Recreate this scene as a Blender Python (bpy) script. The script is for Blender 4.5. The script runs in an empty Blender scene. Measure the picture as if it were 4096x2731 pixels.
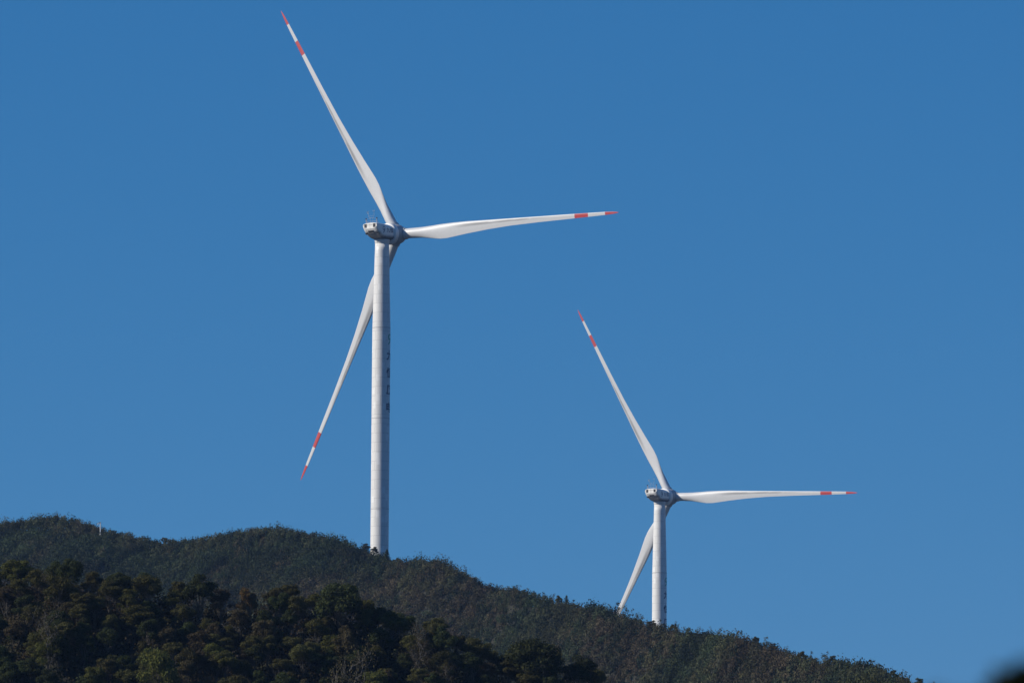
import bpy, bmesh, math, random
import numpy as np
from mathutils import Vector, Matrix
R = math.radians
PI = math.pi
sc = bpy.context.scene
col = sc.collection

# ------------------------------------------------------------------ camera
F = 30000.0; CX, CY = 2048.0, 1365.5        # focal length and centre in photo pixels
PITCH, ROLL = R(7.50), R(-0.37)
FW = np.array([0, math.cos(PITCH), math.sin(PITCH)])
RT0 = np.array([1.0, 0, 0]); UP0 = np.cross(RT0, FW)
RT = math.cos(ROLL) * RT0 - math.sin(ROLL) * UP0
UP = math.sin(ROLL) * RT0 + math.cos(ROLL) * UP0
cam = bpy.data.cameras.new('camera'); camo = bpy.data.objects.new('camera', cam); col.objects.link(camo)
camo.matrix_world = Matrix(((RT[0], UP[0], -FW[0], 0), (RT[1], UP[1], -FW[1], 0), (RT[2], UP[2], -FW[2], 0), (0, 0, 0, 1)))
cam.sensor_width = 36; cam.lens = 36 * F / 4096
cam.clip_start = 1; cam.clip_end = 40000
cam.dof.use_dof = True; cam.dof.focus_distance = 1800; cam.dof.aperture_fstop = 5.6
sc.camera = camo
# ------------------------------------------------------------------ sky and sun
SUN_EL, SUN_AZ = R(30), R(-101)             # azimuth clockwise from +Y
w = bpy.data.worlds.new('World'); sc.world = w; w.use_nodes = True
nt = w.node_tree; bg = nt.nodes['Background']; sky = nt.nodes.new('ShaderNodeTexSky')
sky.sky_type = 'NISHITA'; sky.sun_disc = False; sky.sun_elevation = SUN_EL; sky.sun_rotation = SUN_AZ
sky.altitude = 2000; sky.air_density = 1.0; sky.dust_density = 0.0; sky.ozone_density = 10.0
sep = nt.nodes.new('ShaderNodeSeparateColor'); cmb = nt.nodes.new('ShaderNodeCombineColor')     # grade of the deep, clear winter blue
nt.links.new(sky.outputs[0], sep.inputs[0]); nt.links.new(cmb.outputs[0], bg.inputs[0])
for k_, (g_, t_) in enumerate(((1.6, .475), (.8, 1.13), (.6, 1.96))):
    pw = nt.nodes.new('ShaderNodeMath'); pw.operation = 'POWER'; pw.inputs[1].default_value = g_
    ml = nt.nodes.new('ShaderNodeMath'); ml.operation = 'MULTIPLY'; ml.inputs[1].default_value = t_
    nt.links.new(sep.outputs[k_], pw.inputs[0]); nt.links.new(pw.outputs[0], ml.inputs[0]); nt.links.new(ml.outputs[0], cmb.inputs[k_])
bg.inputs[1].default_value = 0.08
sun = bpy.data.lights.new('sun', 'SUN'); sun.energy = 5.0; sun.angle = R(0.5); sun.color = (1, 0.94, 0.84)
suno = bpy.data.objects.new('sun', sun); col.objects.link(suno)
sdir = Vector((math.sin(SUN_AZ) * math.cos(SUN_EL), math.cos(SUN_AZ) * math.cos(SUN_EL), math.sin(SUN_EL)))
suno.rotation_euler = sdir.to_track_quat('Z', 'Y').to_euler()
sc.view_settings.view_transform = 'Standard'; sc.view_settings.look = 'None'
sc.view_settings.exposure = 0; sc.view_settings.gamma = 1
sc.cycles.max_bounces = 6; sc.cycles.diffuse_bounces = 3; sc.cycles.volume_bounces = 0
sc.cycles.transparent_max_bounces = 8
HAZE_DENSITY = 3.0e-5

# ------------------------------------------------------------------ helpers
def ray(x, y):
    v = FW + RT * (x - CX) / F - UP * (y - CY) / F
    return v / np.linalg.norm(v)
def azel(x, y):
    v = ray(x, y); h = math.hypot(v[0], v[1])
    return math.atan2(v[0], v[1]), v[2] / h
def tag(o, label=None, cat=None, group=None, kind=None):
    if label: o['label'] = label
    if cat: o['category'] = cat
    if group: o['group'] = group
    if kind: o['kind'] = kind
    return o
def empty(name, loc, rz=0):
    o = bpy.data.objects.new(name, None); col.objects.link(o); o.location = loc; o.rotation_euler = (0, 0, rz)
    o.empty_display_size = 1
    return o
def link_mesh(name, me, mat, parent=None, M=None, smooth=False):
    if mat and not me.materials: me.materials.append(mat)
    o = bpy.data.objects.new(name, me); col.objects.link(o)
    if parent: o.parent = parent
    if M is not None: o.matrix_local = M
    if smooth:
        me.polygons.foreach_set('use_smooth', [True] * len(me.polygons)); me.update()
    return o
def from_bm(name, bm, mat, parent=None, M=None, smooth=False):
    bmesh.ops.recalc_face_normals(bm, faces=bm.faces)
    me = bpy.data.meshes.new(name); bm.to_mesh(me); bm.free()
    return link_mesh(name, me, mat, parent, M, smooth)
def bm_tube(bm, pts, rads, n=10, caps=True):
    pts = [Vector(p) for p in pts]; rings = []
    up = None
    for i, p in enumerate(pts):
        t = (pts[min(i + 1, len(pts) - 1)] - pts[max(i - 1, 0)]).normalized()
        if up is None: up = t.orthogonal().normalized()
        a = (up - t * up.dot(t)).normalized(); up = a; b = t.cross(a)
        r = rads[i] if hasattr(rads, '__len__') else rads
        rings.append([bm.verts.new(p + (a * math.cos(2 * PI * k / n) + b * math.sin(2 * PI * k / n)) * r) for k in range(n)])
    for r0, r1 in zip(rings, rings[1:]):
        for k in range(n):
            bm.faces.new((r0[k], r0[(k + 1) % n], r1[(k + 1) % n], r1[k]))
    if caps:
        bm.faces.new(rings[0][::-1]); bm.faces.new(rings[-1])
def bm_box(bm, c, s, M=None):
    vs = []
    for dx in (-1, 1):
        for dy in (-1, 1):
            for dz in (-1, 1):
                p = Vector((dx * s[0] / 2, dy * s[1] / 2, dz * s[2] / 2))
                if M is not None: p = M @ p
                vs.append(bm.verts.new(p + Vector(c)))
    for f in ((0, 1, 3, 2), (4, 6, 7, 5), (0, 4, 5, 1), (2, 3, 7, 6), (0, 2, 6, 4), (1, 5, 7, 3)):
        bm.faces.new([vs[i] for i in f])
def bm_lathe_x(bm, prof, n=64):      # prof: (x, radius)
    rings = []
    for x, r in prof:
        if r < 1e-4: rings.append([bm.verts.new((x, 0, 0))])
        else: rings.append([bm.verts.new((x, r * math.cos(2 * PI * k / n), r * math.sin(2 * PI * k / n))) for k in range(n)])
    for a, b in zip(rings, rings[1:]):
        for k in range(n):
            k2 = (k + 1) % n
            if len(a) == 1 and len(b) == 1: continue
            if len(a) == 1: bm.faces.new((a[0], b[k], b[k2]))
            elif len(b) == 1: bm.faces.new((a[k], a[k2], b[0]))
            else: bm.faces.new((a[k], a[k2], b[k2], b[k]))

class NT:
    def __init__(s, name):
        s.m = bpy.data.materials.new(name); s.m.use_nodes = True; s.t = s.m.node_tree
        s.b = s.t.nodes['Principled BSDF']
    def n(s, ty, **k):
        q = s.t.nodes.new(ty)
        for a, v in k.items(): setattr(q, a, v)
        return q
    def l(s, a, b): s.t.links.new(a, b)
    def math(s, op, a, b=None, c=None, clamp=False):
        q = s.n('ShaderNodeMath', operation=op); q.use_clamp = clamp
        for i, v in enumerate((a, b, c)):
            if v is None: continue
            if hasattr(v, 'is_linked') or hasattr(v, 'links'): s.l(v, q.inputs[i])
            else: q.inputs[i].default_value = v
        return q.outputs[0]
    def smooth(s, v, a, b):
        q = s.n('ShaderNodeMapRange', interpolation_type='SMOOTHSTEP'); s.l(v, q.inputs[0])
        q.inputs[1].default_value = a; q.inputs[2].default_value = b
        return q.outputs[0]
    def mix(s, f, a, b, mode='MIX'):
        q = s.n('ShaderNodeMix', data_type='RGBA', blend_type=mode)
        for i, v in ((0, f), (6, a), (7, b)):
            if hasattr(v, 'links'): s.l(v, q.inputs[i])
            elif isinstance(v, (int, float)): q.inputs[i].default_value = v
            else: q.inputs[i].default_value = (*v[:3], 1)
        return q.outputs[2]
    def noise(s, vec, scale, detail=4, rough=.55):
        q = s.n('ShaderNodeTexNoise'); s.l(vec, q.inputs['Vector']); q.inputs['Scale'].default_value = scale
        q.inputs['Detail'].default_value = detail; q.inputs['Roughness'].default_value = rough
        return q.outputs[0]
    def mapping(s, vec, sc_=(1, 1, 1), loc=(0, 0, 0)):
        q = s.n('ShaderNodeMapping'); s.l(vec, q.inputs[0]); q.inputs[3].default_value = sc_; q.inputs[1].default_value = loc
        return q.outputs[0]
    def obj(s): return s.n('ShaderNodeTexCoord').outputs['Object']

def plain(name, c, rough=.5, metal=0, var=.08):
    m = NT(name); v = m.noise(m.obj(), 3)
    m.l(m.mix(v, [x * (1 - var) for x in c], [min(1, x * (1 + var)) for x in c]), m.b.inputs['Base Color'])
    m.b.inputs['Roughness'].default_value = rough; m.b.inputs['Metallic'].default_value = metal
    return m.m

# ------------------------------------------------------------------ materials
def mat_tower():
    m = NT('tower_paint'); ob = m.obj()
    sp = m.n('ShaderNodeSeparateXYZ'); m.l(ob, sp.inputs[0])
    ang = m.math('MULTIPLY', m.math('ARCTAN2', sp.outputs[1], sp.outputs[0]), 2.33)
    cb = m.n('ShaderNodeCombineXYZ'); m.l(ang, cb.inputs[0]); m.l(sp.outputs[2], cb.inputs[1])
    br = m.n('ShaderNodeTexBrick'); m.l(cb.outputs[0], br.inputs['Vector'])
    br.offset = 0.42; br.inputs['Scale'].default_value = 1; br.inputs['Brick Width'].default_value = 3.66
    br.inputs['Row Height'].default_value = 2.4; br.inputs['Mortar Size'].default_value = 0.05
    br.inputs['Mortar Smooth'].default_value = .6
    br.inputs['Color1'].default_value = (.69, .675, .65, 1); br.inputs['Color2'].default_value = (.65, .64, .62, 1)
    br.inputs['Mortar'].default_value = (.36, .36, .36, 1)
    grime = m.noise(m.mapping(ob, (1.5, 1.5, .25)), 1.2, 6, .65)
    c = m.mix(m.smooth(grime, .45, .8), br.outputs[0], (.58, .57, .55))
    spots = m.noise(ob, 3.5, 5, .7)
    c = m.mix(m.math('MULTIPLY', m.smooth(spots, .64, .76), .6), c, (.26, .255, .25))
    # whiter touch-up patches in a column of panels
    vo = m.n('ShaderNodeTexVoronoi', distance='CHEBYCHEV'); m.l(m.mapping(cb.outputs[0], (.75, .42, 1)), vo.inputs['Vector'])
    vo.inputs['Scale'].default_value = 1.0
    sepc = m.n('ShaderNodeSeparateColor'); m.l(vo.outputs['Color'], sepc.inputs[0])
    pm = m.math('MULTIPLY', m.math('GREATER_THAN', sepc.outputs[0], .62), m.math('LESS_THAN', vo.outputs['Distance'], .34))
    c = m.mix(m.math('MULTIPLY', pm, .7), c, (.78, .775, .76))
    m.l(c, m.b.inputs['Base Color']); m.b.inputs['Roughness'].default_value = .55
    return m.m
def mat_blade():
    m = NT('blade_paint'); uv = m.n('ShaderNodeUVMap'); sp = m.n('ShaderNodeSeparateXYZ'); m.l(uv.outputs[0], sp.inputs[0])
    u, v = sp.outputs[0], sp.outputs[1]
    ob = m.obj()
    streakn = m.noise(m.mapping(ob, (1, 1, .1)), 2.0, 6, .7)
    fine = m.noise(m.mapping(ob, (1, 1, .8)), 2.4, 6, .7)
    cen = m.math('MULTIPLY_ADD', v, -.0022, .34)
    d = m.math('ABSOLUTE', m.math('SUBTRACT', u, cen))
    band = m.math('SUBTRACT', 1.0, m.smooth(d, .03, .24))
    rng = m.math('MULTIPLY', m.smooth(v, 14, 25), m.math('SUBTRACT', 1.0, m.smooth(v, 38, 52)))
    st = m.math('MULTIPLY', m.math('MULTIPLY', band, rng), m.smooth(streakn, .28, .52))
    base = m.mix(m.smooth(fine, .5, .8), (.58, .58, .58), (.50, .50, .495))
    c = m.mix(m.math('MULTIPLY', st, .6), base, (.07, .068, .065))
    smudge = m.math('MULTIPLY', m.smooth(m.noise(ob, .9, 5, .75), .6, .75), .35)
    c = m.mix(smudge, c, (.30, .30, .285))
    red = m.mix(m.smooth(fine, .4, .75), (.50, .050, .045), (.37, .035, .035))
    r1 = m.math('GREATER_THAN', v, 65.8)
    r2 = m.math('MULTIPLY', m.math('GREATER_THAN', v, 56.3), m.math('LESS_THAN', v, 60.5))
    c = m.mix(m.math('ADD', r1, r2, clamp=True), c, red)
    m.l(c, m.b.inputs['Base Color']); m.b.inputs['Roughness'].default_value = .45
    return m.m
def mat_nacelle():
    m = NT('nacelle_paint'); ob = m.obj()
    g = m.noise(m.mapping(ob, (1, 1, .6)), 1.3, 6, .7)
    sp = m.n('ShaderNodeSeparateXYZ'); m.l(ob, sp.inputs[0])
    # soot that blows out of the vents low on the rear end
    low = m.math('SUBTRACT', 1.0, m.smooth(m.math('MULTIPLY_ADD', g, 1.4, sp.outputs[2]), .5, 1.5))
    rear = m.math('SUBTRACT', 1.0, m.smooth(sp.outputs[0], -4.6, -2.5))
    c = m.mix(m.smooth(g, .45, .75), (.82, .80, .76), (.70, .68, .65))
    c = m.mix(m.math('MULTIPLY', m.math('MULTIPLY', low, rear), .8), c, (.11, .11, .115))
    belly = m.math('SUBTRACT', 1.0, m.smooth(m.math('MULTIPLY_ADD', g, .8, sp.outputs[2]), -.9, .3))  # dark belly: dirt together with underside shade painted into the colour
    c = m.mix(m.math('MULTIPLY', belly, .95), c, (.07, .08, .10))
    # panel seam down the middle of the rear face
    seam = m.math('MULTIPLY', m.math('LESS_THAN', m.math('ABSOLUTE', sp.outputs[1]), .045), m.math('LESS_THAN', sp.outputs[0], -4.9))
    c = m.mix(seam, c, (.28, .26, .24))
    m.l(c, m.b.inputs['Base Color']); m.b.inputs['Roughness'].default_value = .5
    return m.m
def mat_leaf(name, transl=.25):
    m = NT(name); at = m.n('ShaderNodeAttribute', attribute_name='tint')
    oi = m.n('ShaderNodeObjectInfo')
    hs = m.n('ShaderNodeHueSaturation'); m.l(at.outputs['Color'], hs.inputs['Color'])
    m.l(m.math('MULTIPLY_ADD', oi.outputs['Random'], .5, .75), hs.inputs['Value'])
    m.l(m.math('MULTIPLY_ADD', oi.outputs['Random'], .03, .485), hs.inputs['Hue'])
    m.l(hs.outputs[0], m.b.inputs['Base Color']); m.b.inputs['Roughness'].default_value = .8
    m.b.inputs['Specular IOR Level'].default_value = .12
    tr = m.n('ShaderNodeBsdfTranslucent'); m.l(hs.outputs[0], tr.inputs[0])
    mx = m.n('ShaderNodeMixShader'); mx.inputs[0].default_value = transl
    m.l(m.b.outputs[0], mx.inputs[1]); m.l(tr.outputs[0], mx.inputs[2])
    m.l(mx.outputs[0], m.t.nodes['Material Output'].inputs[0])
    return m.m
def mat_bark(name, a, b):
    m = NT(name); ob = m.obj()
    v = m.noise(m.mapping(ob, (6, 6, 1)), 1.5, 5, .7)
    m.l(m.mix(v, a, b), m.b.inputs['Base Color']); m.b.inputs['Roughness'].default_value = .85
    return m.m
def mat_ground():
    m = NT('forest_soil'); ob = m.obj(); v = m.noise(ob, .4, 6, .7)
    m.l(m.mix(v, (.012, .015, .009), (.03, .026, .016)), m.b.inputs['Base Color']); m.b.inputs['Roughness'].default_value = .95
    return m.m
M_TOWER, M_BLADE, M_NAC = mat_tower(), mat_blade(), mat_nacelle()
M_HUB = plain('hub_paint', (.38, .39, .40), .5)
M_RING = plain('ring_paint', (.74, .74, .73), .5)
M_DARK = plain('vent_dark', (.025, .025, .03), .7)
M_LOUV = plain('louvre_grey', (.09, .085, .085), .6)
M_STEEL = plain('galvanised_steel', (.42, .44, .47), .45, .3)
M_NAVY = plain('navy_lettering', (.012, .035, .09), .5)
M_GREEN = plain('green_logo_paint', (.03, .30, .17), .5)
M_GREYL = plain('grey_lettering', (.16, .20, .26), .5)
M_REDL = plain('lens_glass', (.07, .03, .04), .3)
M_WHITE = plain('white_enamel', (.60, .61, .61), .4)
M_JOINT = plain('joint_grey', (.40, .40, .40), .6)
M_LEAF = mat_leaf('leaves'); M_SCRUB = mat_leaf('scrub_leaves', .2)
M_BARK = mat_bark('bark', (.035, .03, .024), (.10, .085, .065))
M_PALE = mat_bark('pale_bark', (.06, .052, .04), (.13, .115, .095))
M_GROUND = mat_ground()

# ------------------------------------------------------------------ terrain
FAR_SKY = [(-1500, 2110), (-400, 2095), (0, 2092), (60, 2084), (130, 2072), (200, 2062), (260, 2068), (340, 2088), (400, 2112), (470, 2132), (560, 2146),
           (650, 2160), (760, 2160), (850, 2140), (950, 2124), (1060, 2112), (1130, 2108), (1220, 2126), (1300, 2144), (1400, 2170), (1480, 2204),
           (1560, 2232), (1640, 2240), (1760, 2262), (1850, 2300), (1950, 2345), (2060, 2362), (2180, 2386), (2260, 2412), (2360, 2432), (2460, 2466),
           (2550, 2486), (2620, 2506), (2700, 2516), (2860, 2540), (3000, 2566), (3130, 2602), (3250, 2632), (3400, 2656), (3550, 2698), (3680, 2742),
           (3900, 2790), (4300, 2860), (5600, 3000)]
NEAR_SKY = [(-1500, 2250), (-500, 2240), (0, 2248), (230, 2262), (340, 2290), (480, 2312), (600, 2312), (815, 2330), (980, 2352), (1144, 2350),
            (1287, 2362), (1407, 2375), (1503, 2432), (1622, 2464), (1718, 2482), (1838, 2556), (1958, 2592), (2020, 2640), (2110, 2622), (2235, 2620),
            (2270, 2662), (2340, 2654), (2415, 2725), (2520, 2860), (3000, 3300), (5600, 4200)]
R2T = [(-1500, 2060), (0, 1930), (1000, 1850), (1500, 1795), (2000, 1690), (2500, 1560), (3000, 1420), (3700, 1260), (5600, 900)]
def table(t):
    a = np.array([azel(x, y) for x, y in t]); return a[:, 0], a[:, 1]
FA, FE = table(FAR_SKY); NA, NE = table(NEAR_SKY)
R2A = np.array([azel(x, 2400)[0] for x, _ in R2T]); R2V = np.array([r for _, r in R2T])
R1 = 760.0
CAN2, CAN1 = 2.15, 4.0
T2POS = None
def r2_of(az): return np.interp(az, R2A, R2V)
def wob(x, y):
    return (np.sin(x * .21 + 1.3) * np.sin(y * .17 + .4) * .6 + np.sin(x * .083 + y * .06) * 1.9 + np.sin(x * .15 - y * .045 + .7) * .9 + np.sin(x * .37 - y * .29 + 2) * .3)
def ground_z(x, y):
    x = np.asarray(x, float); y = np.asarray(y, float)
    az = np.arctan2(x, y); r = np.hypot(x, y)
    r2 = r2_of(az); h2 = r2 * np.interp(az, FA, FE) - CAN2
    d = r2 - r
    front = h2 - .47 * (np.sqrt(np.maximum(d, 0) ** 2 + 36) - 6) + wob(x, y) * np.clip(d / 12, 0, 1)
    front = np.where(d > 110, h2 - .47 * 104 - (d - 110) * .12, front)
    back = h2 - .10 * np.minimum(-d, 260) - .2 * np.maximum(-d - 260, 0)
    far = np.where(d > 0, front, np.maximum(back, 40))
    if T2POS is not None:
        g = np.hypot(x - T2POS[0], y - T2POS[1]); far = np.maximum(far, T2POS[2] - .16 * np.maximum(g - 15, 0))
    far = np.maximum(far, 30 * np.clip((r - 300) / 400, 0, 1) - 1.7)
    h1 = R1 * np.interp(az, NA, NE) - CAN1
    d1 = R1 - r
    nf = h1 - .68 * (np.sqrt(np.maximum(d1, 0) ** 2 + 9) - 3) + .5 * wob(x * 2, y * 2) * np.clip(d1 / 8, 0, 1)
    base = h1 - .68 * 42
    nf = np.where(d1 > 45, -1.7 + (base + 1.7) * np.clip((r - 60) / (R1 - 45 - 60), 0, 1) ** 1.15, nf)
    nb = h1 - .55 * (-d1)
    near = np.where(d1 > 0, nf, nb)
    near = np.where(r < 60, -1.7, near)
    return np.maximum(near, np.where(r < 400, -1.7, far))
# turbine placing (solved from the blade tips)
D1, D2 = 1937.0, 2415.0
RC1 = ray(1591, 938) * D1; RC2 = ray(2684, 1987) * D2
YAW1, YAW2 = R(37.27), R(35.0)
TILT, CONE = R(5), R(0)
HUBH = 92.0; OVER = 6.5
def base_of(rc, yaw, h):
    n = np.array([math.sin(yaw) * math.cos(TILT), math.cos(yaw) * math.cos(TILT), math.sin(TILT)])
    b = rc - n * OVER; return np.array([b[0], b[1], b[2] - h])
B2 = base_of(RC2, YAW2, HUBH); T2POS = B2
B1 = base_of(RC1, YAW1, 0); H1 = float(B1[2] - ground_z(B1[0], B1[1])) ; B1[2] -= H1

def build_ground():
    def band(n): return n
    azs = np.concatenate([np.linspace(-PI, -R(9), 40)[:-1], np.linspace(-R(9), R(9), 361), np.linspace(R(9), PI, 40)[1:-1]])
    rs = np.unique(np.concatenate([np.geomspace(.5, 600, 30), np.arange(600, 800, 3.), np.arange(800, 1000, 25), np.arange(1000, 1900, 4.),
                                   np.arange(1900, 2600, 25), np.geomspace(2600, 20000, 16)]))
    A, RR = np.meshgrid(azs, rs); X = np.sin(A) * RR; Y = np.cos(A) * RR
    Z = ground_z(X, Y)
    aw = np.abs(A)
    fade = np.clip((aw - R(12)) / R(40), 0, 1); Z = Z * (1 - fade) + np.minimum(Z, 60) * fade
    fr = np.clip((RR - 3000) / 4000, 0, 1); Z = Z * (1 - fr) + 20 * fr
    na, nr = len(azs), len(rs)
    verts = np.stack([X, Y, Z], -1).reshape(-1, 3)
    i = np.arange(nr - 1)[:, None] * na; j = np.arange(na)[None, :]; j2 = (j + 1) % na
    q = np.stack([i + j, i + j2, i + na + j2, i + na + j], -1).reshape(-1, 4)
    verts = np.vstack([verts, [[0, 0, -1.7]]]); c = len(verts) - 1
    faces = q.tolist() + [[c, (k + 1) % na, k] for k in range(na)]
    me = bpy.data.meshes.new('ground'); me.from_pydata(verts.tolist(), [], faces)
    o = link_mesh('ground', me, M_GROUND, smooth=True); tag(o, kind='structure')
build_ground()

# ------------------------------------------------------------------ wind turbines
BR_ = [1.6, 3, 4.5, 6.2, 8, 9.5, 11, 12.5, 13.9, 16, 18, 20, 22, 25, 28.8, 32, 36, 40, 45, 50, 56.3, 60, 63, 66, 68, 69.2, 69.8, 70.1]
LEK = ([1.6, 4.5, 8, 11, 13.9, 18, 22, 28.8, 36, 45, 56.5, 66, 68.6, 69.6, 70.1], [1.3, 1.3, 1.30, 1.42, 1.58, 1.66, 1.64, 1.43, 1.24, 1.0, .71, .44, .27, .10, .02])
TEK = ([1.6, 4.5, 8, 11, 12.6, 13.9, 15.8, 18, 22, 28.8, 36, 45, 56.5, 66, 68.6, 69.6, 70.1], [1.3, 1.3, 1.5, 1.88, 2.12, 2.26, 2.28, 2.05, 1.6, 1.02, .64, .48, .42, .33, .25, .15, .02])
TK = ([1.6, 4.5, 6.2, 8, 11, 13.9, 22, 45, 70.1], [1, .98, .85, .66, .44, .34, .25, .19, .15])
TW = ([0, 6, 14, 25, 40, 56, 70], [13, 13, 10, 6, 3, 1, 0])
def blade_mesh():
    n = 40; verts = []; uvs = []
    for r in BR_:
        le = np.interp(r, *LEK); te = np.interp(r, *TEK); tk = np.interp(r, *TK); be = R(np.interp(r, *TW)); ch = le + te
        rd = max(0, min(1, (13.9 - r) / 8))      # 1 = circle
        for k in range(n):
            t = 2 * PI * k / n; xc = (1 - math.cos(t)) / 2      # 0 LE .. 1 TE
            s = 1 if t < PI else -1
            yt = 5 * (.2969 * math.sqrt(xc) - .126 * xc - .3516 * xc ** 2 + .2843 * xc ** 3 - .1015 * xc ** 4)
            camb = .16 * xc * (1 - xc) * (1 - rd) * ch * .5
            ya = s * yt * tk * ch + camb
            yc = s * math.sqrt(max(0, xc * (1 - xc))) * ch * tk
            y = ya * (1 - rd) + yc * rd
            c = le - xc * ch
            # chord axis = local Y (towards the leading edge), thickness = local X (upwind)
            X = y * math.cos(be) + c * math.sin(be); Y = -y * math.sin(be) + c * math.cos(be)
            verts.append((X, Y, r * 1.012)); uvs.append((xc, r))
    me = bpy.data.meshes.new('blade'); faces = []
    m = len(BR_)
    for i in range(m - 1):
        for k in range(n):
            k2 = (k + 1) % n; faces.append((i * n + k, i * n + k2, (i + 1) * n + k2, (i + 1) * n + k))
    faces.append(tuple(range(n))[::-1]); faces.append(tuple((m - 1) * n + k for k in range(n)))
    me.from_pydata(verts, [], faces)
    uvl = me.uv_layers.new(name='UVMap')
    li = np.zeros(len(me.loops), int); me.loops.foreach_get('vertex_index', li)
    uvl.data.foreach_set('uv', np.array(uvs, np.float32)[li].ravel())
    bm = bmesh.new(); bm.from_mesh(me); bmesh.ops.recalc_face_normals(bm, faces=bm.faces); bm.to_mesh(me); bm.free()
    me.materials.append(M_BLADE); return me
STN = [(-5.0, 1.15, 2.62, 2.28), (-4.75, .70, 2.68, 2.34), (-4.5, .28, 2.7, 2.36), (-3.9, -.38, 2.7, 2.38), (-3.1, -.92, 2.68, 2.4), (-2.3, -1.3, 2.65, 2.4),
       (-1.2, -1.58, 2.6, 2.4), (0, -1.68, 2.52, 2.38), (1.2, -1.72, 2.42, 2.34), (2.15, -1.72, 2.3, 2.28)]
def nacelle_bm():
    bm = bmesh.new(); rings = []
    for x, zb, zt, hw in STN:
        zs = zb + .62; pts = []
        f = max(0, (x + 5) / 7.15) ** 1.3
        q = lambda a, b: zt - (a * (1 - f) + b * f)
        pts += [(0, zt), (hw * .35, q(.03, .12)), (hw * .7, q(.12, .5)), (hw * .86, q(.2, .82)), (hw * .95, q(.34, 1.1)), (hw, q(.6, 1.4)), (hw * 1.01, (zt + zs) / 2), (hw * .985, zs + .05), (hw * .95, zs - .1),
                (hw * .82, zb + .24), (hw * .66, zb + .07), (hw * .35, zb), (0, zb - .02)]
        full = pts + [(-y, z) for y, z in pts[-2:0:-1]]
        rings.append([bm.verts.new((x, y, z)) for y, z in full])
    n = len(rings[0])
    for a, b in zip(rings, rings[1:]):
        for k in range(n): bm.faces.new((a[k], a[(k + 1) % n], b[(k + 1) % n], b[k]))
    bm.faces.new(rings[0]); bm.faces.new(rings[-1][::-1])
    return bm
def text_mesh(body, size, bold=.03):
    cu = bpy.data.curves.new('lettering', 'FONT'); cu.body = body; cu.size = size; cu.offset = bold * size
    cu.align_x = 'CENTER'; cu.align_y = 'CENTER'; cu.resolution_u = 3
    o = bpy.data.objects.new('lettering_curve', cu); col.objects.link(o)
    dg = bpy.context.evaluated_depsgraph_get(); dg.update()
    me = bpy.data.meshes.new_from_object(o.evaluated_get(dg))
    bpy.data.objects.remove(o); bpy.data.curves.remove(cu)
    bm = bmesh.new(); bm.from_mesh(me); bpy.data.meshes.remove(me)
    xs = [v.co.x for v in bm.verts]; ys = [v.co.y for v in bm.verts]
    cx, cy = (min(xs) + max(xs)) / 2, (min(ys) + max(ys)) / 2; h = max(xs) - min(xs)
    k = size / max(h, max(ys) - min(ys))
    for v in bm.verts: v.co = Vector(((v.co.x - cx) * k, (v.co.y - cy) * k, 0))
    return bm
def logo_bm(h):
    """brush-like numeral nine: an open loop with a long tail"""
    bm = bmesh.new()
    loop = [(.24, .34, .03), (.16, .46, .05), (.0, .49, .06), (-.16, .40, .065), (-.24, .22, .07), (-.2, .06, .075), (-.06, -.0, .075), (.1, .06, .07), (.22, .22, .06), (.27, .38, .05),
            (.24, .2, .08), (.16, .0, .095), (.04, -.2, .09), (-.12, -.36, .07), (-.3, -.5, .02)]
    L, Rr = [], []
    for i, (x, y, wd) in enumerate(loop):
        p = Vector((x, y)); a = Vector(loop[max(0, i - 1)][:2]); b = Vector(loop[min(len(loop) - 1, i + 1)][:2]); t = (b - a).normalized() if (b - a).length > 1e-6 else Vector((0, -1))
        if i == 9: t = Vector((.3, 1)).normalized()
        nn = Vector((-t.y, t.x)); L.append(p + nn * wd); Rr.append(p - nn * wd)
    def strip(i0, i1, dz):
        for i in range(i0, i1):
            q = [L[i], L[i + 1], Rr[i + 1], Rr[i]]
            bm.faces.new([bm.verts.new((v.x * h, v.y * h, dz)) for v in q])
    strip(0, 9, 0); strip(10, 14, .004)
    return bm
def wrap(bm, rad, ang0, z0):
    es = [e for e in bm.edges]
    bmesh.ops.triangulate(bm, faces=bm.faces)
    for _ in range(3):
        le = [e for e in bm.edges if e.calc_length() > .45]
        if not le: break
        bmesh.ops.subdivide_edges(bm, edges=le, cuts=1); bmesh.ops.triangulate(bm, faces=bm.faces)
    for v in bm.verts:
        a = ang0 + v.co.x / rad; rr = rad + .02 + v.co.z
        v.co = Vector((rr * math.cos(a), rr * math.sin(a), z0 + v.co.y))
    return bm
BLADE_ME = None
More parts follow.
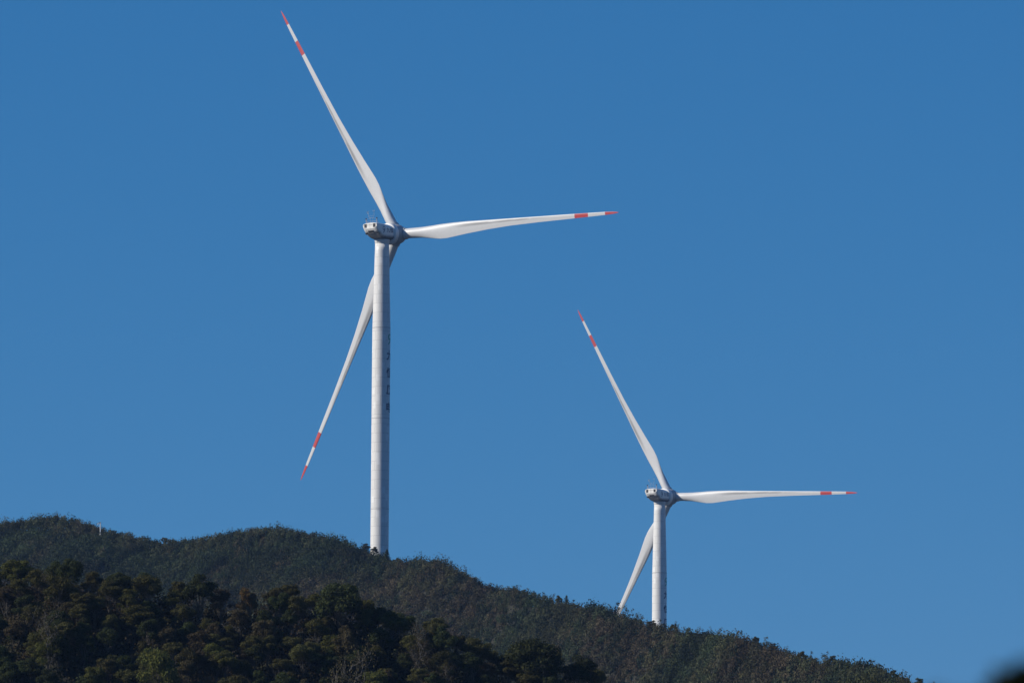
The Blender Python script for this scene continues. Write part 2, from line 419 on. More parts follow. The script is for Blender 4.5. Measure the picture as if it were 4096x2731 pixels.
def turbine(base, rc, yaw, phi, hubh, label, seed):
    global BLADE_ME
    root = empty('wind_turbine', base)
    tag(root, label, 'wind turbine', 'white three bladed wind turbines on the ridge')
    # ---- tower
    bm = bmesh.new(); n = 72; top = hubh - 1.95
    zr = [(-3, 2.33)] + [(z, 2.33) for z in np.linspace(0, top - 23.2, 24)] + [(z, 2.33 - (2.33 - 1.80) * ((z - (top - 23.2)) / 22.4)) for z in np.linspace(top - 21, top - .8, 12)]
    zr += [(top - .8, 1.80), (top - .75, 1.86), (top - .15, 1.86), (top, 1.95), (top + .3, 1.95)]
    rings = [[bm.verts.new((r * math.cos(2 * PI * k / n), r * math.sin(2 * PI * k / n), z)) for k in range(n)] for z, r in zr]
    for a, b in zip(rings, rings[1:]):
        for k in range(n): bm.faces.new((a[k], a[(k + 1) % n], b[(k + 1) % n], b[k]))
    bm.faces.new(rings[-1])
    tw = from_bm('tower', bm, M_TOWER, root, smooth=True)
    for k in range(3):
        zf = top - 22.6 - 23.4 * k
        if zf < 2: break
        bm = bmesh.new(); m = 72
        pr = [(2.325, -.09), (2.365, -.06), (2.365, .06), (2.325, .09)]
        rg = [[bm.verts.new((r * math.cos(2 * PI * q / m), r * math.sin(2 * PI * q / m), zf + z)) for q in range(m)] for r, z in pr]
        for a, b in zip(rg, rg[1:]):
            for q in range(m): bm.faces.new((a[q], a[(q + 1) % m], b[(q + 1) % m], b[q]))
        from_bm('flange', bm, M_JOINT, tw, smooth=True)
    ang = -PI / 2 + R(68) - math.atan2(base[0], base[1]) * 1.0
    zt = top - 22.6
    from_bm('logo', wrap(logo_bm(2.7), 2.33, ang, zt - 3.0), M_GREEN, tw)
    for i, ch in enumerate('九恒风电'):
        from_bm('character', wrap(text_mesh(ch, 2.65), 2.33, ang, zt - 7.2 - 4.45 * i), M_NAVY, tw)
    # ---- nacelle frame: local X points upwind along the tilted rotor axis
    MN = Matrix.Translation((0, 0, hubh)) @ Matrix.Rotation(PI / 2 - yaw, 4, 'Z') @ Matrix.Rotation(-TILT, 4, 'Y')
    bm = nacelle_bm()
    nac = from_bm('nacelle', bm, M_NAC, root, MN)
    mod = nac.modifiers.new('bevel', 'BEVEL'); mod.width = .07; mod.segments = 2; mod.limit_method = 'ANGLE'; mod.angle_limit = R(35)
    for s in (-1, 1):                                # two louvred windows in the rear face
        bm = bmesh.new(); bm_box(bm, (-5.02, s * 1.42, 1.92), (.06, .74, .92))
        wdw = from_bm('window', bm, M_DARK, nac)
        bm = bmesh.new()
        for q in range(6): bm_box(bm, (-5.07, s * 1.42, 1.58 + q * .136), (.05, .58, .055))
        from_bm('louvre', bm, M_LOUV, wdw)
    def vent(y, z, wy, hz, xs, slope):
        Ms = Matrix.Rotation(slope, 3, 'Y')
        bm = bmesh.new(); bm_box(bm, (xs, y, z), (.10, wy, hz), Ms)
        v = from_bm('vent', bm, M_DARK, nac)
        bm = bmesh.new(); k = 5 if wy > 1 else 3
        for q in range(k):
            off = Ms @ Vector((-.07, (q - (k - 1) / 2) * wy / k, -hz * .36)); bm_box(bm, Vector((xs, y, z)) + off, (.05, wy / k * .5, hz * .13), Ms)
        from_bm('louvre', bm, M_JOINT, v)
    vent(0, .30, 1.75, .80, -4.52, R(-35)); vent(-1.72, -.05, .85, .5, -4.2, R(-42)); vent(1.72, -.05, .85, .5, -4.2, R(-42))
    # lettering on the side that faces the camera
    MS = Matrix(((1, 0, 0, 0), (0, 0, -1, 0), (0, 1, 0, 0), (0, 0, 0, 1)))
    def onside(name, bm, x, z, mat, y=-2.44):
        for v in bm.verts:
            c = v.co.copy(); v.co = Vector((x + c.x, y - c.z, z + c.y))
        from_bm(name, bm, mat, nac)
    onside('logo', logo_bm(1.75), -2.3, .75, M_GREYL)
    onside('character', text_mesh('九', 1.35), -.55, .72, M_GREYL)
    onside('character', text_mesh('恒', 1.35), .95, .68, M_GREYL, -2.42)
    # roof mast: lattice frame, wind vane, anemometer, two obstruction lights
    zt = 2.66; bm = bmesh.new(); xr = -4.2; tr = .036
    for s in (-1, 1):
        bm_tube(bm, [(xr, s * .42, zt - .1), (xr, s * .42, zt + 1.25), (xr, s * .9, zt + 1.75), (xr, s * .9, zt + 3.05)], tr, 6)
        bm_tube(bm, [(xr, s * .42, zt + 1.2), (xr, s * 1.5, zt + 1.05), (xr, s * 1.5, zt - .15)], tr * .8, 6)
        bm_tube(bm, [(xr, s * 1.62, zt + .9), (xr + .9, s * 1.62, zt - .15)], tr * .8, 6)
    bm_tube(bm, [(xr, -1.62, zt + .42), (xr, 1.62, zt + .42)], tr * .8, 6)
    bm_tube(bm, [(xr, -.42, zt + 1.25), (xr, .42, zt + 1.25)], tr, 6)
    bm_tube(bm, [(xr, -.9, zt + 1.9), (xr + .05, 0, zt + 1.72), (xr, .9, zt + 1.9)], tr * .6, 6)
    mast = from_bm('roof_mast', bm, M_STEEL, root, MN)
    bm = bmesh.new(); bm_tube(bm, [(xr, .9, zt + 2.45), (xr, 1.3, zt + 2.45)], .03, 6); bm_tube(bm, [(xr, 1.3, zt + 2.4), (xr, 1.3, zt + 2.75)], .03, 6)
    bm_box(bm, (xr + .1, 1.3, zt + 2.82), (.5, .03, .22)); from_bm('wind_vane', bm, M_WHITE, mast)
    bm = bmesh.new()
    for a in range(3):
        q = a * 2.1; bm_tube(bm, [(xr, -.9, zt + 3.08), (xr + .22 * math.cos(q), -.9 + .22 * math.sin(q), zt + 3.08)], .02, 5); bmesh.ops.create_uvsphere(bm, u_segments=8, v_segments=6, radius=.08, matrix=Matrix.Translation((xr + .25 * math.cos(q), -.9 + .25 * math.sin(q), zt + 3.08)))
    from_bm('anemometer', bm, M_WHITE, mast)
    for s in (-1, 1):
        bm = bmesh.new(); bm_tube(bm, [(xr, s * 1.75, zt - .25), (xr, s * 1.75, zt + 1.0)], .09, 8)
        lt = from_bm('warning_light', bm, M_STEEL, root, MN)
        bm = bmesh.new(); bm_tube(bm, [(xr, s * 1.75, zt + .98), (xr, s * 1.75, zt + 1.22)], [.17, .15], 10); from_bm('lens', bm, M_REDL, lt)
        bm = bmesh.new(); bm_tube(bm, [(xr, s * 1.75, zt + 1.22), (xr, s * 1.75, zt + 1.27)], .2, 10); from_bm('cap', bm, M_DARK, lt)
    # generator ring, spinner
    bm = bmesh.new(); bm_lathe_x(bm, [(1.85, 0), (1.85, 2.2), (2.05, 2.32), (2.10, 2.70), (2.2, 2.78), (3.5, 2.78), (3.6, 2.7), (3.62, 2.3), (3.62, 0)]); from_bm('generator_ring', bm, M_RING, root, MN, True)
    bm = bmesh.new(); bm_lathe_x(bm, [(3.5, 0), (3.5, 2.36), (3.9, 2.5), (4.7, 2.6), (5.6, 2.62), (6.5, 2.55), (7.3, 2.28), (8.0, 1.78), (8.5, 1.15), (8.8, .55), (8.88, 0)]); sp = from_bm('spinner', bm, M_HUB, root, MN, True)
    if BLADE_ME is None: BLADE_ME = blade_mesh()
    for k in range(3):
        a = phi + k * 2 * PI / 3
        # local frame of the rotor: e1 = right (image), e2 = up, n = +X ; e1 = -Y local, e2 = +Z
        d = Vector((math.sin(CONE), -math.cos(a) * math.cos(CONE), math.sin(a) * math.cos(CONE)))
        t = Vector((0, math.sin(a), math.cos(a)))
        x = t.cross(d).normalized()
        Mb = Matrix(((x.x, t.x, d.x, OVER), (x.y, t.y, d.y, 0), (x.z, t.z, d.z, 0), (0, 0, 0, 1)))
        b = link_mesh('blade', BLADE_ME, None, root, MN @ Mb, True)
        bm = bmesh.new(); bm_tube(bm, [(0, 0, 1.8), (0, 0, 2.75), (0, 0, 2.8)], [1.5, 1.5, 1.42], 48)
        bb = from_bm('blade_collar', bm, M_HUB, sp, MN.inverted() @ (MN @ Mb))
    return root
turbine(B1, RC1, YAW1, R(-.2), H1, 'larger nearer white wind turbine with dark lettering down its tower, on the ridge crest', 1)
turbine(B2, RC2, YAW2, R(-2.2), HUBH, 'smaller white wind turbine on the right, lower blade ending behind the treetops', 2)

# ------------------------------------------------------------------ foliage
rng = np.random.default_rng(7); random.seed(7)
def leaf_mesh(name, P, N, size, tint, aspect=1.5, upbias=None, axis=None):
    """one diamond-shaped leaf clump face per point"""
    n = len(P)
    N = N / np.linalg.norm(N, axis=1, keepdims=True)
    rv = rng.normal(size=(n, 3))
    if upbias: rv[:, 2] += upbias * np.sign(rv[:, 2] + 1e-6)
    if axis is not None: rv = np.where(np.isnan(axis), rv, axis)
    A = rv - N * (rv * N).sum(1, keepdims=True); A /= np.linalg.norm(A, axis=1, keepdims=True) + 1e-9
    B = np.cross(N, A); s = size[:, None] * .5; aspect = np.asarray(aspect, float).reshape(-1, 1)
    V = np.stack([P - A * s * aspect, P - B * s + A * s * .15, P + A * s * aspect, P + B * s + A * s * .15], 1).reshape(-1, 3)
    me = bpy.data.meshes.new(name); me.vertices.add(4 * n); me.vertices.foreach_set('co', V.astype(np.float32).ravel())
    me.loops.add(4 * n); me.loops.foreach_set('vertex_index', np.arange(4 * n, dtype=np.int32))
    me.polygons.add(n); me.polygons.foreach_set('loop_start', np.arange(0, 4 * n, 4, dtype=np.int32)); me.polygons.foreach_set('loop_total', np.full(n, 4, np.int32))
    me.update(calc_edges=True)
    at = me.attributes.new('tint', 'FLOAT_COLOR', 'FACE')
    c = np.concatenate([np.clip(tint, 0, 1), np.ones((n, 1))], 1).astype(np.float32)
    at.data.foreach_set('color', c.ravel())
    return me
def unit(n):
    v = rng.normal(size=(n, 3)); return v / np.linalg.norm(v, axis=1, keepdims=True)
def blob(c, rad, n, up=.35, inner=.62):
    d = unit(n); d[:, 2] = np.where(rng.random(n) < up, np.abs(d[:, 2]), d[:, 2])
    rr = inner + (1.05 - inner) * rng.random(n) ** .6
    P = np.asarray(c) + d * rr[:, None] * np.asarray(rad)
    Nn = d + rng.normal(size=(n, 3)) * .55
    return P, Nn
SPECIES = {   # name: (leaf albedo, variation colour, share of variation)
    'dark': ((.027, .037, .012), (.045, .052, .015), .4),
    'olive': ((.054, .053, .016), (.074, .066, .019), .4),
    'lime': ((.060, .064, .015), (.085, .078, .018), .4),
    'brown': ((.055, .043, .022), (.070, .055, .026), .4),
    'rust': ((.11, .055, .022), (.065, .05, .02), .45),
}
def tints(n, sp):
    a, b, p = SPECIES[sp]; t = np.where(rng.random(n)[:, None] < p, np.array(b), np.array(a)) * (.8 + .4 * rng.random(n))[:, None]
    return t
def limb_path(p0, p1, k=5, wig=.12):
    p0, p1 = np.array(p0), np.array(p1); L = np.linalg.norm(p1 - p0); out = []
    for i in range(k + 1):
        t = i / k; p = p0 + (p1 - p0) * t; p = p + rng.normal(size=3) * wig * L / k * (0 < i < k); out.append(tuple(p))
    return out
def broadleaf(H, W, sp, clumps=18, leaves=230, sparse=False, lsize=.14):
    """returns (crown mesh, trunk mesh): tapered trunk and limbs, leaf clumps at the limb ends"""
    bm = bmesh.new(); th = H * rng.uniform(.38, .5); lean = rng.normal(size=2) * .06 * H
    tp = limb_path((0, 0, -.8), (lean[0], lean[1], H * .72), 6, .08)
    bm_tube(bm, tp, [.16, .14, .12, .10, .075, .055, .03], 8)
    Ps, Ns = [], []; 
    for i in range(clumps):
        a = i * 2.399 + rng.uniform(-.3, .3); f = (i + .5) / clumps
        rr = W * .5 * (math.sqrt(f) if f < .75 else .9) * rng.uniform(.6, .95)
        zz = H * (.97 - .5 * (rr / (W * .5)) ** 2 * rng.uniform(.35, 1.0)) - rng.uniform(0, .22) * H
        c = np.array([lean[0] + rr * math.cos(a), lean[1] + rr * math.sin(a), zz])
        st = tp[int(rng.integers(2, 5))]
        bm_tube(bm, limb_path(st, tuple(c), 4, .25), [.06, .05, .035, .022, .01], 5)
        s = W * rng.uniform(.11, .22); rad = (s * rng.uniform(.9, 1.25), s * rng.uniform(.9, 1.25), s * rng.uniform(.55, .85))
        P, N = blob(c, rad, int(leaves * (s / (W * .19)) ** 2), .5, .2 if sparse else .35); Ps.append(P); Ns.append(N)
        for _ in range(2):   # twigs poking out
            e = c + unit(1)[0] * np.array(rad) * 1.35 + np.array([0, 0, rad[2] * .4]); bm_tube(bm, limb_path(tuple(c), tuple(e), 3, .2), [.015, .012, .009, .005], 4)
    P = np.concatenate(Ps); N = np.concatenate(Ns); n = len(P)
    cr = leaf_mesh('crown', P, N, lsize * (.6 + .8 * rng.random(n)), tints(n, sp), 1.35)
    bmesh.ops.recalc_face_normals(bm, faces=bm.faces); tm = bpy.data.meshes.new('trunk'); bm.to_mesh(tm); bm.free()
    return cr, tm
def bare_tree(H, W):
    bm = bmesh.new(); tp = limb_path((0, 0, -.6), (rng.normal() * .4, rng.normal() * .4, H * .9), 7, .12)
    bm_tube(bm, tp, [.12, .11, .10, .085, .07, .05, .035, .02], 7); tips = []
    for i in range(14):
        st = np.array(tp[int(rng.integers(3, 8))]); a = rng.uniform(0, 2 * PI); L = W * rng.uniform(.25, .5)
        e = st + np.array([math.cos(a) * L, math.sin(a) * L, L * rng.uniform(.4, 1.3)]); pth = limb_path(tuple(st), tuple(e), 5, .35)
        bm_tube(bm, pth, [.05, .04, .032, .024, .017, .01], 5)
        for _ in range(6):
            s2 = np.array(pth[int(rng.integers(2, 6))]); e2 = s2 + unit(1)[0] * L * .45 + np.array([0, 0, L * .3]); bm_tube(bm, limb_path(tuple(s2), tuple(e2), 3, .4), [.02, .016, .012, .006], 4); tips.append(e2)
    T = np.array(tips); P = np.repeat(T, 14, 0) + rng.normal(size=(len(T) * 14, 3)) * .28
    n = len(P); cr = leaf_mesh('crown', P, rng.normal(size=(n, 3)), .10 * (.6 + .8 * rng.random(n)), tints(n, 'brown'), 1.4)
    tm = bpy.data.meshes.new('trunk'); bm.to_mesh(tm); bm.free(); return cr, tm
def conifer(H, W):
    bm = bmesh.new(); bm_tube(bm, [(0, 0, -.5), (0, 0, H * .5), (0, 0, H)], [.10, .06, .015], 6); Ps, Ns = [], []
    tiers = 13
    for i in range(tiers):
        z = H * (.18 + .8 * i / tiers); rr = W * .5 * (1 - i / tiers) ** 1.1 + .06
        for q in range(6):
            a = q * PI / 3 + i * .7 + rng.uniform(-.3, .3); L = rr * rng.uniform(.7, 1.15); e = np.array([math.cos(a) * L, math.sin(a) * L, z - L * .12])
            bm_tube(bm, [(0, 0, z), tuple(e)], [.025, .008], 4)
            k = 30; t = rng.random(k) ** .7; P = np.array([0, 0, z]) + (e - np.array([0, 0, z])) * t[:, None] + rng.normal(size=(k, 3)) * np.array([.07, .07, .05]); Ps.append(P); Ns.append(rng.normal(size=(k, 3)) * .6 + np.array([0, 0, 1]))
    P = np.concatenate(Ps); n = len(P); cr = leaf_mesh('crown', P, np.concatenate(Ns), .11 * (.6 + .8 * rng.random(n)), tints(n, 'dark') * 1.2, 1.6)
    tm = bpy.data.meshes.new('trunk'); bm.to_mesh(tm); bm.free(); return cr, tm
def sapling(H, W, sp):
    bm = bmesh.new(); Ps = []
    for s in range(3):
        b = rng.normal(size=2) * .15; tp = limb_path((b[0], b[1], -.5), (b[0] + rng.normal() * W * .3, b[1] + rng.normal() * W * .3, H * rng.uniform(.75, 1)), 5, .15); bm_tube(bm, tp, [.045, .04, .032, .025, .018, .01], 5)
        for q in range(12):
            c = np.array(tp[1 + q % 5]) + rng.normal(size=3) * np.array([W * .17, W * .17, .3]); Ps.append(c + rng.normal(size=(16, 3)) * np.array([.17, .17, .14]))
    P = np.concatenate(Ps); n = len(P); cr = leaf_mesh('crown', P, rng.normal(size=(n, 3)), .15 * (.6 + .8 * rng.random(n)), tints(n, sp), 1.5)
    tm = bpy.data.meshes.new('trunk'); bm.to_mesh(tm); bm.free(); return cr, tm

PROTO = {}
def protos(key, fn, k):
    L = []
    for _ in range(k):
        cr, tm = fn(); cr.materials.append(M_LEAF); tm.materials.append(M_PALE if key in ('bare',) else M_BARK); L.append((cr, tm))
    PROTO[key] = L
for sp_, k in (('dark', 5), ('olive', 5), ('lime', 3), ('brown', 4), ('rust', 1)):
    protos(sp_, lambda s=sp_: broadleaf(6.5, rng.uniform(4.2, 5.4), s, int(rng.integers(16, 24)), 430 if s != 'brown' else 330, s == 'brown'), k)
protos('bare', lambda: bare_tree(6.5, 4), 3)
protos('dome', lambda: broadleaf(6.5, 5.6, 'dark', 30, 420, False, .17), 1)
protos('conifer', lambda: conifer(4.2, 3.0), 2)
protos('sapling', lambda: sapling(3.6, 1.6, 'olive'), 3)
protos('ridge_round', lambda: broadleaf(3.6, 2.3, 'olive', 16, 120, True, .15), 3)
PH = {'conifer': 4.2, 'sapling': 3.6, 'ridge_round': 3.6}
def tree(kind, name, x, y, H, label, cat, group=None, wide=1.0, idx=None, sink=0.0):
    i = int(rng.integers(len(PROTO[kind]))) if idx is None else idx
    cr, tm = PROTO[kind][i]; z = float(ground_z(x, y)) - sink
    o = empty(name, (x, y, z), rng.uniform(0, 2 * PI)); s = H / PH.get(kind, 6.5); o.scale = (s * wide, s * wide, s)
    tag(o, label, cat, group)
    for nm, me in (('crown', cr), ('trunk', tm)):
        c = bpy.data.objects.new(nm, me); col.objects.link(c); c.parent = o
    return o
def at_px(px, py, r):
    a, e = azel(px, py); return r * math.sin(a), r * math.cos(a), r * e

# ---- near slope: one object per tree
def special(kind, name, px, ytop, dr, label, cat='tree', wide=1.0, idx=None, group=None, ridge=False):
    a, e = azel(px, ytop); r = (float(r2_of(a)) if ridge else R1) - dr
    x, y = r * math.sin(a), r * math.cos(a); zt = r * e; H = zt - float(ground_z(x, y))
    H = max(H, 1.6 if ridge else 3.5)
    SPOTS.append((x, y)); return tree(kind, name, x, y, H, label, cat, group, wide * (PH.get(kind, 6.5) / H if False else 1), idx)
SPOTS = []
special('lime', 'broadleaf_tree', 70, 2238, 3, 'yellow green leafy tree at the upper left edge of the dark forest', wide=1.0, idx=0)
special('lime', 'broadleaf_tree', 235, 2300, 8, 'yellowish olive tree just left below the tall dark spreading tree', wide=.8, idx=1)
special('dark', 'broadleaf_tree', 282, 2232, 4, 'tall dark spreading tree rising above the near forest edge on the left', wide=.75, idx=0)
special('dark', 'broadleaf_tree', 480, 2300, 5, 'dark layered tree on the forest edge between the tall dark tree and the pale trunk', wide=.9, idx=1)
special('olive', 'broadleaf_tree', 605, 2294, 4, 'olive tree at the forest edge with a pale bare trunk below its crown', wide=.8, idx=0)
special('dark', 'broadleaf_tree', 800, 2305, 4, 'broad dark brown green tree at the forest edge left of the rust coloured crown', wide=.95, idx=2)
special('rust', 'broadleaf_tree', 1000, 2352, 4, 'small rust orange tree at the top of the near forest', wide=.55)
special('dome', 'broadleaf_tree', 1350, 2345, 5, 'big dark domed tree on the forest edge below the larger turbine', wide=.95)
special('lime', 'broadleaf_tree', 1545, 2440, 5, 'fresh green tree on the forest edge right of the big dark dome', wide=.8, idx=2)
special('dome', 'broadleaf_tree', 2150, 2572, 5, 'rounded dark green tree standing alone at the right end of the near forest', wide=1.0)
special('dark', 'broadleaf_tree', 2335, 2630, 3, 'last dark tree at the far right tip of the near forest', wide=.9, idx=3)
special('olive', 'broadleaf_tree', 1900, 2548, 4, 'brownish olive tree at the forest edge left of the rounded dark green tree', wide=.85, idx=1)
special('bare', 'bare_tree', 200, 2480, 18, 'leafless pale branched tree among dark crowns on the left of the slope', wide=.7, idx=0)
special('bare', 'bare_tree', 1405, 2640, 23, 'leafless tree with an upright pale trunk below the dark dome', wide=.7, idx=1)
special('bare', 'bare_tree', 1690, 2535, 10, 'small greyish twiggy leafless tree near the right forest edge', wide=.7, idx=2)
special('lime', 'broadleaf_tree', 640, 2590, 24, 'mustard yellow green crown low in the middle left of the forest', wide=.6, idx=1)
LBL = {'dark': ('dark green broadleaf tree crowded among others on the near forest slope', 'dark green trees on the near slope'),
       'olive': ('olive green broadleaf tree crowded among others on the near forest slope', 'olive green trees on the near slope'),
       'lime': ('lighter yellow green tree crowded among darker ones on the near slope', 'yellow green trees on the near slope'),
       'brown': ('brownish thin leaved tree crowded among others on the near forest slope', 'brownish trees on the near slope'),
       'bare': ('mostly leafless pale branched tree standing among leafy trees on the near slope', 'leafless trees on the near slope')}
cnt = 0
for dr in np.arange(1.5, 34, 2.35):
    for px in np.arange(-140, 2560, 94):
        jx = px + rng.uniform(-48, 48) + (47 if int(dr / 2.35) % 2 else 0); rr = R1 - dr + rng.uniform(-1.1, 1.1)
        a, _ = azel(jx, 2500); x, y = rr * math.sin(a), rr * math.cos(a)
        H = rng.uniform(3.9, 4.8) if dr < 6 else rng.uniform(3.0, 4.9)
        zt = float(ground_z(x, y)) + H
        v = np.array([x, y, zt]); dd = v @ FW; py = CY - F * (v @ UP) / dd; pxx = CX + F * (v @ RT) / dd
        if py > 2790 or pxx < -120 or pxx > 2520: continue
        if dr < 6 and any(math.hypot(x - s[0], y - s[1]) < 2.3 for s in SPOTS): continue
        k = rng.choice(['dark', 'olive', 'lime', 'brown', 'bare'], p=[.38, .40, .11, .10, .01])
        if dr < 4 and k == 'bare': k = 'olive'
        tree(k, 'bare_tree' if k == 'bare' else 'broadleaf_tree', x, y, H, LBL[k][0], 'tree', LBL[k][1], rng.uniform(.72, 1.0)); cnt += 1
print('near trees', cnt)

# ---- scrub: ground cover nobody could count
def patch(x, y, s, ph):
    return (np.sin(x / s + ph) * np.cos(y / s * .8 + ph * 2) + np.sin((x + y) / s * .63 + ph * 3) + .6 * np.sin((x * 1.7 - y) / s * 1.9 + ph)) / 2.6
def scrub(name, X, Y, rad, hgt, nl, lsize, pal, streak=0.0, label=None, stems=0):
    nb = len(X); Z = ground_z(X, Y)
    keep = np.ones(nb, bool)
    i = np.repeat(np.arange(nb), nl); n = len(i)
    d = unit(n); d[:, 2] = np.abs(d[:, 2]) * np.where(rng.random(n) < .8, 1, -.4)
    lob = 1 + .35 * np.sin(d[:, 0] * 5 + i * 1.7) * np.sin(d[:, 1] * 5 + i * .9)
    rr = (.5 + .55 * rng.random(n) ** .6) * lob
    P = np.stack([X[i] + d[:, 0] * rad[i] * rr, Y[i] + d[:, 1] * rad[i] * rr, Z[i] + hgt[i] * .35 + d[:, 2] * hgt[i] * .65 * rr], 1)
    N = d + rng.normal(size=(n, 3)) * .6
    g1 = patch(X, Y, 9, .3) + rng.normal(size=nb) * .28; g2 = patch(X, Y, 14, 2.1) + rng.normal(size=nb) * .3
    c = np.zeros((nb, 3)); G, O, B, K = [np.array(q) for q in pal]
    w1 = np.clip(g1 * 1.3 + .45, 0, 1)[:, None]; w2 = np.clip(g2 * 1.3 + .18, 0, 1)[:, None]
    c = G * (1 - w1) + O * w1; c = c * (1 - w2) + B * w2
    dk = (rng.random(nb) < .16)[:, None]; c = np.where(dk, K, c) * rng.uniform(.75, 1.25, nb)[:, None] * (1 + .55 * patch(X, Y, 6, 1.1) + .3 * patch(X, Y, 2.3, .2))[:, None]
    t = c[i] * (.82 + .36 * rng.random(n))[:, None]
    sz = lsize * (.55 + .9 * rng.random(n))
    ax = np.full((n, 3), np.nan); asp = np.full(n, 1.5)
    if stems:      # thin pale stems standing among the leaves
        j = rng.integers(0, nb, stems); a = rng.uniform(0, 2 * PI, stems)
        Ps = np.stack([X[j] + np.cos(a) * rad[j] * .9, Y[j] - np.abs(np.sin(a)) * rad[j] * 1.0, Z[j] + hgt[j] * rng.uniform(.4, .75, stems)], 1)
        P = np.vstack([P, Ps]); N = np.vstack([N, np.stack([rng.normal(size=stems) * .5, -np.ones(stems), rng.normal(size=stems) * .1], 1)])
        ln = rng.uniform(.09, .15, stems); sz = np.concatenate([sz, ln]); asp = np.concatenate([asp, rng.uniform(8, 15, stems)])
        ax = np.vstack([ax, np.stack([rng.normal(size=stems) * .16, np.zeros(stems), np.ones(stems)], 1)])
        t = np.vstack([t, np.array([.085, .07, .05]) * rng.uniform(.5, 1.4, (stems, 1))])
    me = leaf_mesh(name, P, N, sz, t, asp, streak, ax); o = link_mesh(name, me, M_SCRUB); tag(o, label, None, None, 'stuff'); return o
def far_points(n):
    k = np.arange(n); u1 = (k * .7548776662) % 1; u2 = (k * .5698402910) % 1
    px = -160 + 4060 * u1 + rng.normal(size=n) * 8; a = np.interp(px, [-160, 3900], [azel(-160, 2400)[0], azel(3900, 2400)[0]]); r2 = r2_of(a)
    depth = np.interp(px, [0, 1500, 2400, 4000], [76, 80, 72, 50]); dr = u2 * (depth + 5) - 5 + rng.normal(size=n) * .4
    r = r2 - dr; return np.sin(a) * r, np.cos(a) * r, dr, r, px
X, Y, dr, r, px = far_points(9000)
sc_ = np.interp(r, [1150, 1750], [.75, 1.0])
big = rng.random(len(X)) < .16; rad = np.where(big, rng.uniform(1.5, 2.5, len(X)), rng.uniform(.6, 1.5, len(X))) * sc_
hgt = np.where(big, rng.uniform(2.6, 4.2, len(X)), 1.2 + 2.0 * rng.random(len(X)) ** 1.6) * sc_
hgt = np.where(dr < 3, np.minimum(hgt, 2.7), hgt)
PAL = ((.030, .041, .019), (.052, .052, .024), (.062, .046, .029), (.014, .021, .013))
scrub('ridge_scrub', X, Y, rad, hgt, 230, .23, PAL, 1.6, 'dense scrub and low trees covering the hazy far ridge', stems=1500)
nu = 1700; a = rng.uniform(azel(-160, 2500)[0], azel(2550, 2500)[0], nu); rr = R1 - rng.random(nu) * 40 + 2
X = np.sin(a) * rr; Y = np.cos(a) * rr
scrub('undergrowth', X, Y, rng.uniform(.8, 1.5, nu), rng.uniform(1.2, 3.0, nu), 190, .16, ((.024, .032, .013), (.045, .042, .017), (.045, .032, .018), (.013, .018, .010)), .5,
      'dark undergrowth between the trees of the near slope')

# ---- skyline trees on the far ridge
special('conifer', 'conifer_tree', 2136, 2358, -1, 'small dark conifer on the descending ridge midway between the two turbine towers', ridge=True, idx=0, wide=.8)
special('conifer', 'conifer_tree', 2266, 2376, -1, 'taller dark conifer with feathery top on the ridge left of the smaller turbine', ridge=True, idx=1, wide=.9)
special('conifer', 'conifer_tree', 2702, 2490, -1, 'small conifer on the ridge just right of the smaller turbine tower', ridge=True, idx=0)
special('ridge_round', 'broadleaf_tree', 2600, 2478, 0, 'bushy tree in front of the foot of the smaller turbine tower', ridge=True, idx=0)
special('sapling', 'broadleaf_tree', 2455, 2412, 0, 'thin leafy tree just left of the lower blade of the smaller turbine', ridge=True, idx=0)
special('sapling', 'broadleaf_tree', 2492, 2425, 1, 'thin leafy tree in front of the lower blade of the smaller turbine', ridge=True, idx=1)
special('sapling', 'broadleaf_tree', 2540, 2452, 0, 'sparse tree between the lower blade and tower of the smaller turbine', ridge=True, idx=1)
special('ridge_round', 'broadleaf_tree', 1495, 2186, 0, 'bushy tree in front of the left foot of the larger turbine tower', ridge=True, idx=1, wide=.9)
special('conifer', 'conifer_tree', 1548, 2192, -1, 'small pointed tree in front of the right foot of the larger turbine tower', ridge=True, idx=1)
special('ridge_round', 'broadleaf_tree', 1458, 2174, 0, 'small round topped dark tree on the ridge just left of the larger turbine tower', ridge=True, idx=2)
special('ridge_round', 'broadleaf_tree', 663, 2147, 0, 'round dark tree on the skyline in the saddle between the two left hills', ridge=True, idx=0)
special('sapling', 'broadleaf_tree', 1120, 2090, 0, 'slender tree sticking up on top of the middle hill', ridge=True, idx=2)
special('sapling', 'broadleaf_tree', 1339, 2135, 0, 'sparse sapling on the middle hill, left of a matching pair above the slope', ridge=True, idx=0)
special('sapling', 'broadleaf_tree', 1370, 2138, 0, 'sparse sapling on the middle hill, nearer the larger turbine of a matching pair', ridge=True, idx=1)
special('sapling', 'broadleaf_tree', 232, 2048, 0, 'highest slender tree on top of the left hill', ridge=True, idx=2)
special('ridge_round', 'broadleaf_tree', 1773, 2252, 0, 'dark clump topped tree where the ridge steepens right of the larger turbine', ridge=True, idx=1)
special('ridge_round', 'broadleaf_tree', 1845, 2285, 0, 'flat topped dark tree on the descending ridge between the turbines', ridge=True, idx=2)
special('sapling', 'broadleaf_tree', 3645, 2694, 0, 'last upright tree at the right end of the ridge', ridge=True, idx=2)
special('sapling', 'broadleaf_tree', 3485, 2645, 0, 'leafy upright treetop near the right end of the ridge', ridge=True, idx=0)
n = 0
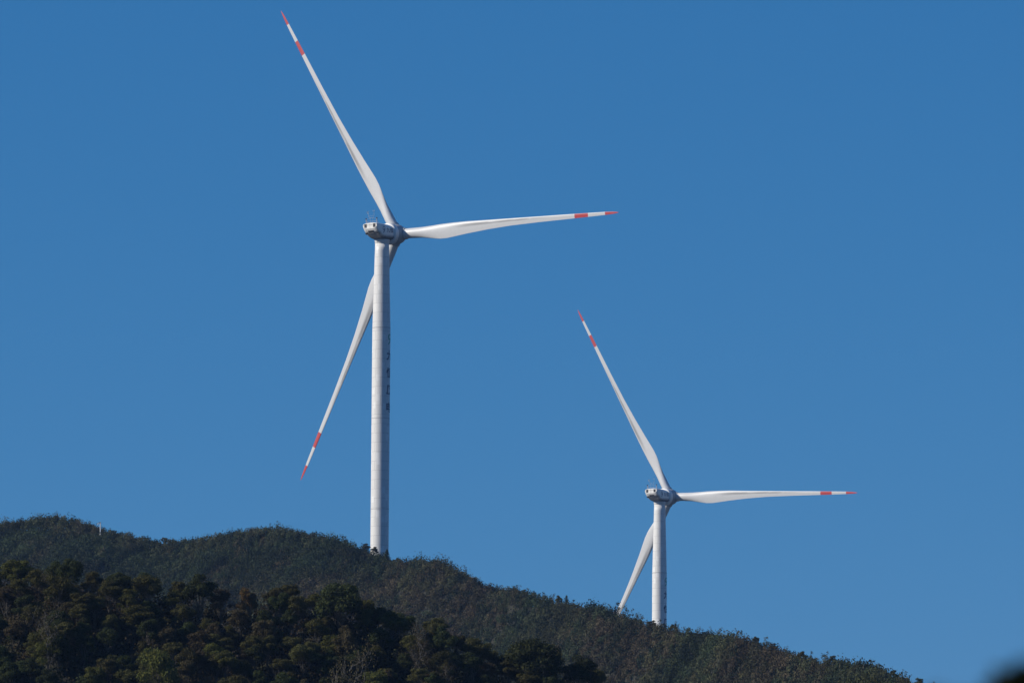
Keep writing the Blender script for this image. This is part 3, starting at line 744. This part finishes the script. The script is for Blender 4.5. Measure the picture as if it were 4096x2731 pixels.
for px_ in np.arange(-60, 3760, 25):
    p = px_ + rng.uniform(-14, 14); a, _ = azel(p, 2400); k = rng.choice(['ridge_round', 'sapling', 'conifer'], p=[.14, .86, 0.]); dr_ = rng.uniform(-1, 2.5)
    r_ = float(r2_of(a)) - dr_; x, y = r_ * math.sin(a), r_ * math.cos(a)
    if any(math.hypot(x - s[0], y - s[1]) < 1.2 for s in SPOTS): continue
    big = np.interp(p, [0, 1700, 2200, 3700], [.62, .62, .85, .85])
    H = rng.uniform(2.9, 4.3) * big
    L = {'ridge_round': ('small round crowned tree on the far ridge skyline', 'round trees along the ridge skyline'), 'sapling': ('thin open sapling on the far ridge skyline', 'saplings along the ridge skyline'),
         'conifer': ('tiny pointed conifer on the far ridge skyline', 'small conifers along the ridge skyline')}[k]
    tree(k, 'conifer_tree' if k == 'conifer' else 'broadleaf_tree', x, y, H, L[0], 'tree', L[1], rng.uniform(.7, 1.0)); n += 1
print('ridge trees', n)

# ---- white pole with bent arm on the left hill
a, e = azel(402, 2087); rp = float(r2_of(a)) - 6.5; x, y, zt = rp * math.sin(a), rp * math.cos(a), rp * e
zg = float(ground_z(x, y)); root = empty('pole_lamp', (x, y, zg)); tag(root, 'short white pole with bent arm among bushes on the left hilltop slope', 'lamp post')
h = zt - zg; bm = bmesh.new(); bm_tube(bm, [(0, 0, -.3), (0, 0, h)], [.14, .13], 10); from_bm('pole', bm, M_WHITE, root)
bm = bmesh.new(); bm_tube(bm, [(-.05, 0, h - .22), (-.45, 0, h - .27), (-.62, 0, h - .36), (-.66, 0, h - .75)], .085, 8); from_bm('arm', bm, M_WHITE, root)
bm = bmesh.new(); bm_box(bm, (-.28, 0, h - .08), (.4, .3, .05), Matrix.Rotation(R(-12), 3, 'Y')); from_bm('solar_panel', bm, M_DARK, root)

# ---- out-of-focus shrub close to the camera, lower right corner
sx, sy, sz = at_px(4165, 2748, 12.0)
root = empty('shrub', (sx, sy, -1.7)); tag(root, 'blurred dark leafy shrub close to the camera in the lower right corner', 'shrub')
Ht = sz + 1.7; bm = bmesh.new(); tips = []
for (dx, top) in ((.0, .02), (.035, .00), (-.02, -.005), (-.12, -.05), (-.2, -.03), (.1, .01), (-.28, -.02), (.18, -.01), (-.34, -.05), (.3, -.03)):
    e = (dx * 1.0, rng.uniform(-.15, .15), Ht + top - .02); bm_tube(bm, limb_path((dx * .2, 0, 0), e, 6, .06), [.02, .018, .015, .012, .009, .006, .003], 6); tips.append(e)
from_bm('stem', bm, M_BARK, root)
Ps = []
for e in tips:
    k = 1500; t = rng.random(k); P = np.array(e) + np.stack([rng.normal(size=k) * (.02 + .10 * t), rng.normal(size=k) * (.04 + .1 * t), -t ** 1.6 * .45], 1); Ps.append(P)
P = np.concatenate(Ps); nn = len(P)
me = leaf_mesh('foliage', P, rng.normal(size=(nn, 3)), .05 * (.6 + .7 * rng.random(nn)), tints(nn, 'dark') * .6, 1.6); link_mesh('foliage', me, M_LEAF, root)

# ------------------------------------------------------------------ haze
bm = bmesh.new(); bm_box(bm, (0, 9000, 250 - 3.5 + 0), (26000, 26000 - 1, 513)); me = bpy.data.meshes.new('haze'); bm.to_mesh(me); bm.free()
hm = bpy.data.materials.new('haze'); hm.use_nodes = True; t = hm.node_tree; t.nodes.remove(t.nodes['Principled BSDF'])
pv = t.nodes.new('ShaderNodeVolumePrincipled'); pv.inputs['Color'].default_value = (.33, .56, 1, 1); pv.inputs['Density'].default_value = HAZE_DENSITY; pv.inputs['Anisotropy'].default_value = 0
t.links.new(pv.outputs[0], t.nodes['Material Output'].inputs['Volume'])
hz = link_mesh('haze', me, hm); tag(hz, kind='stuff')
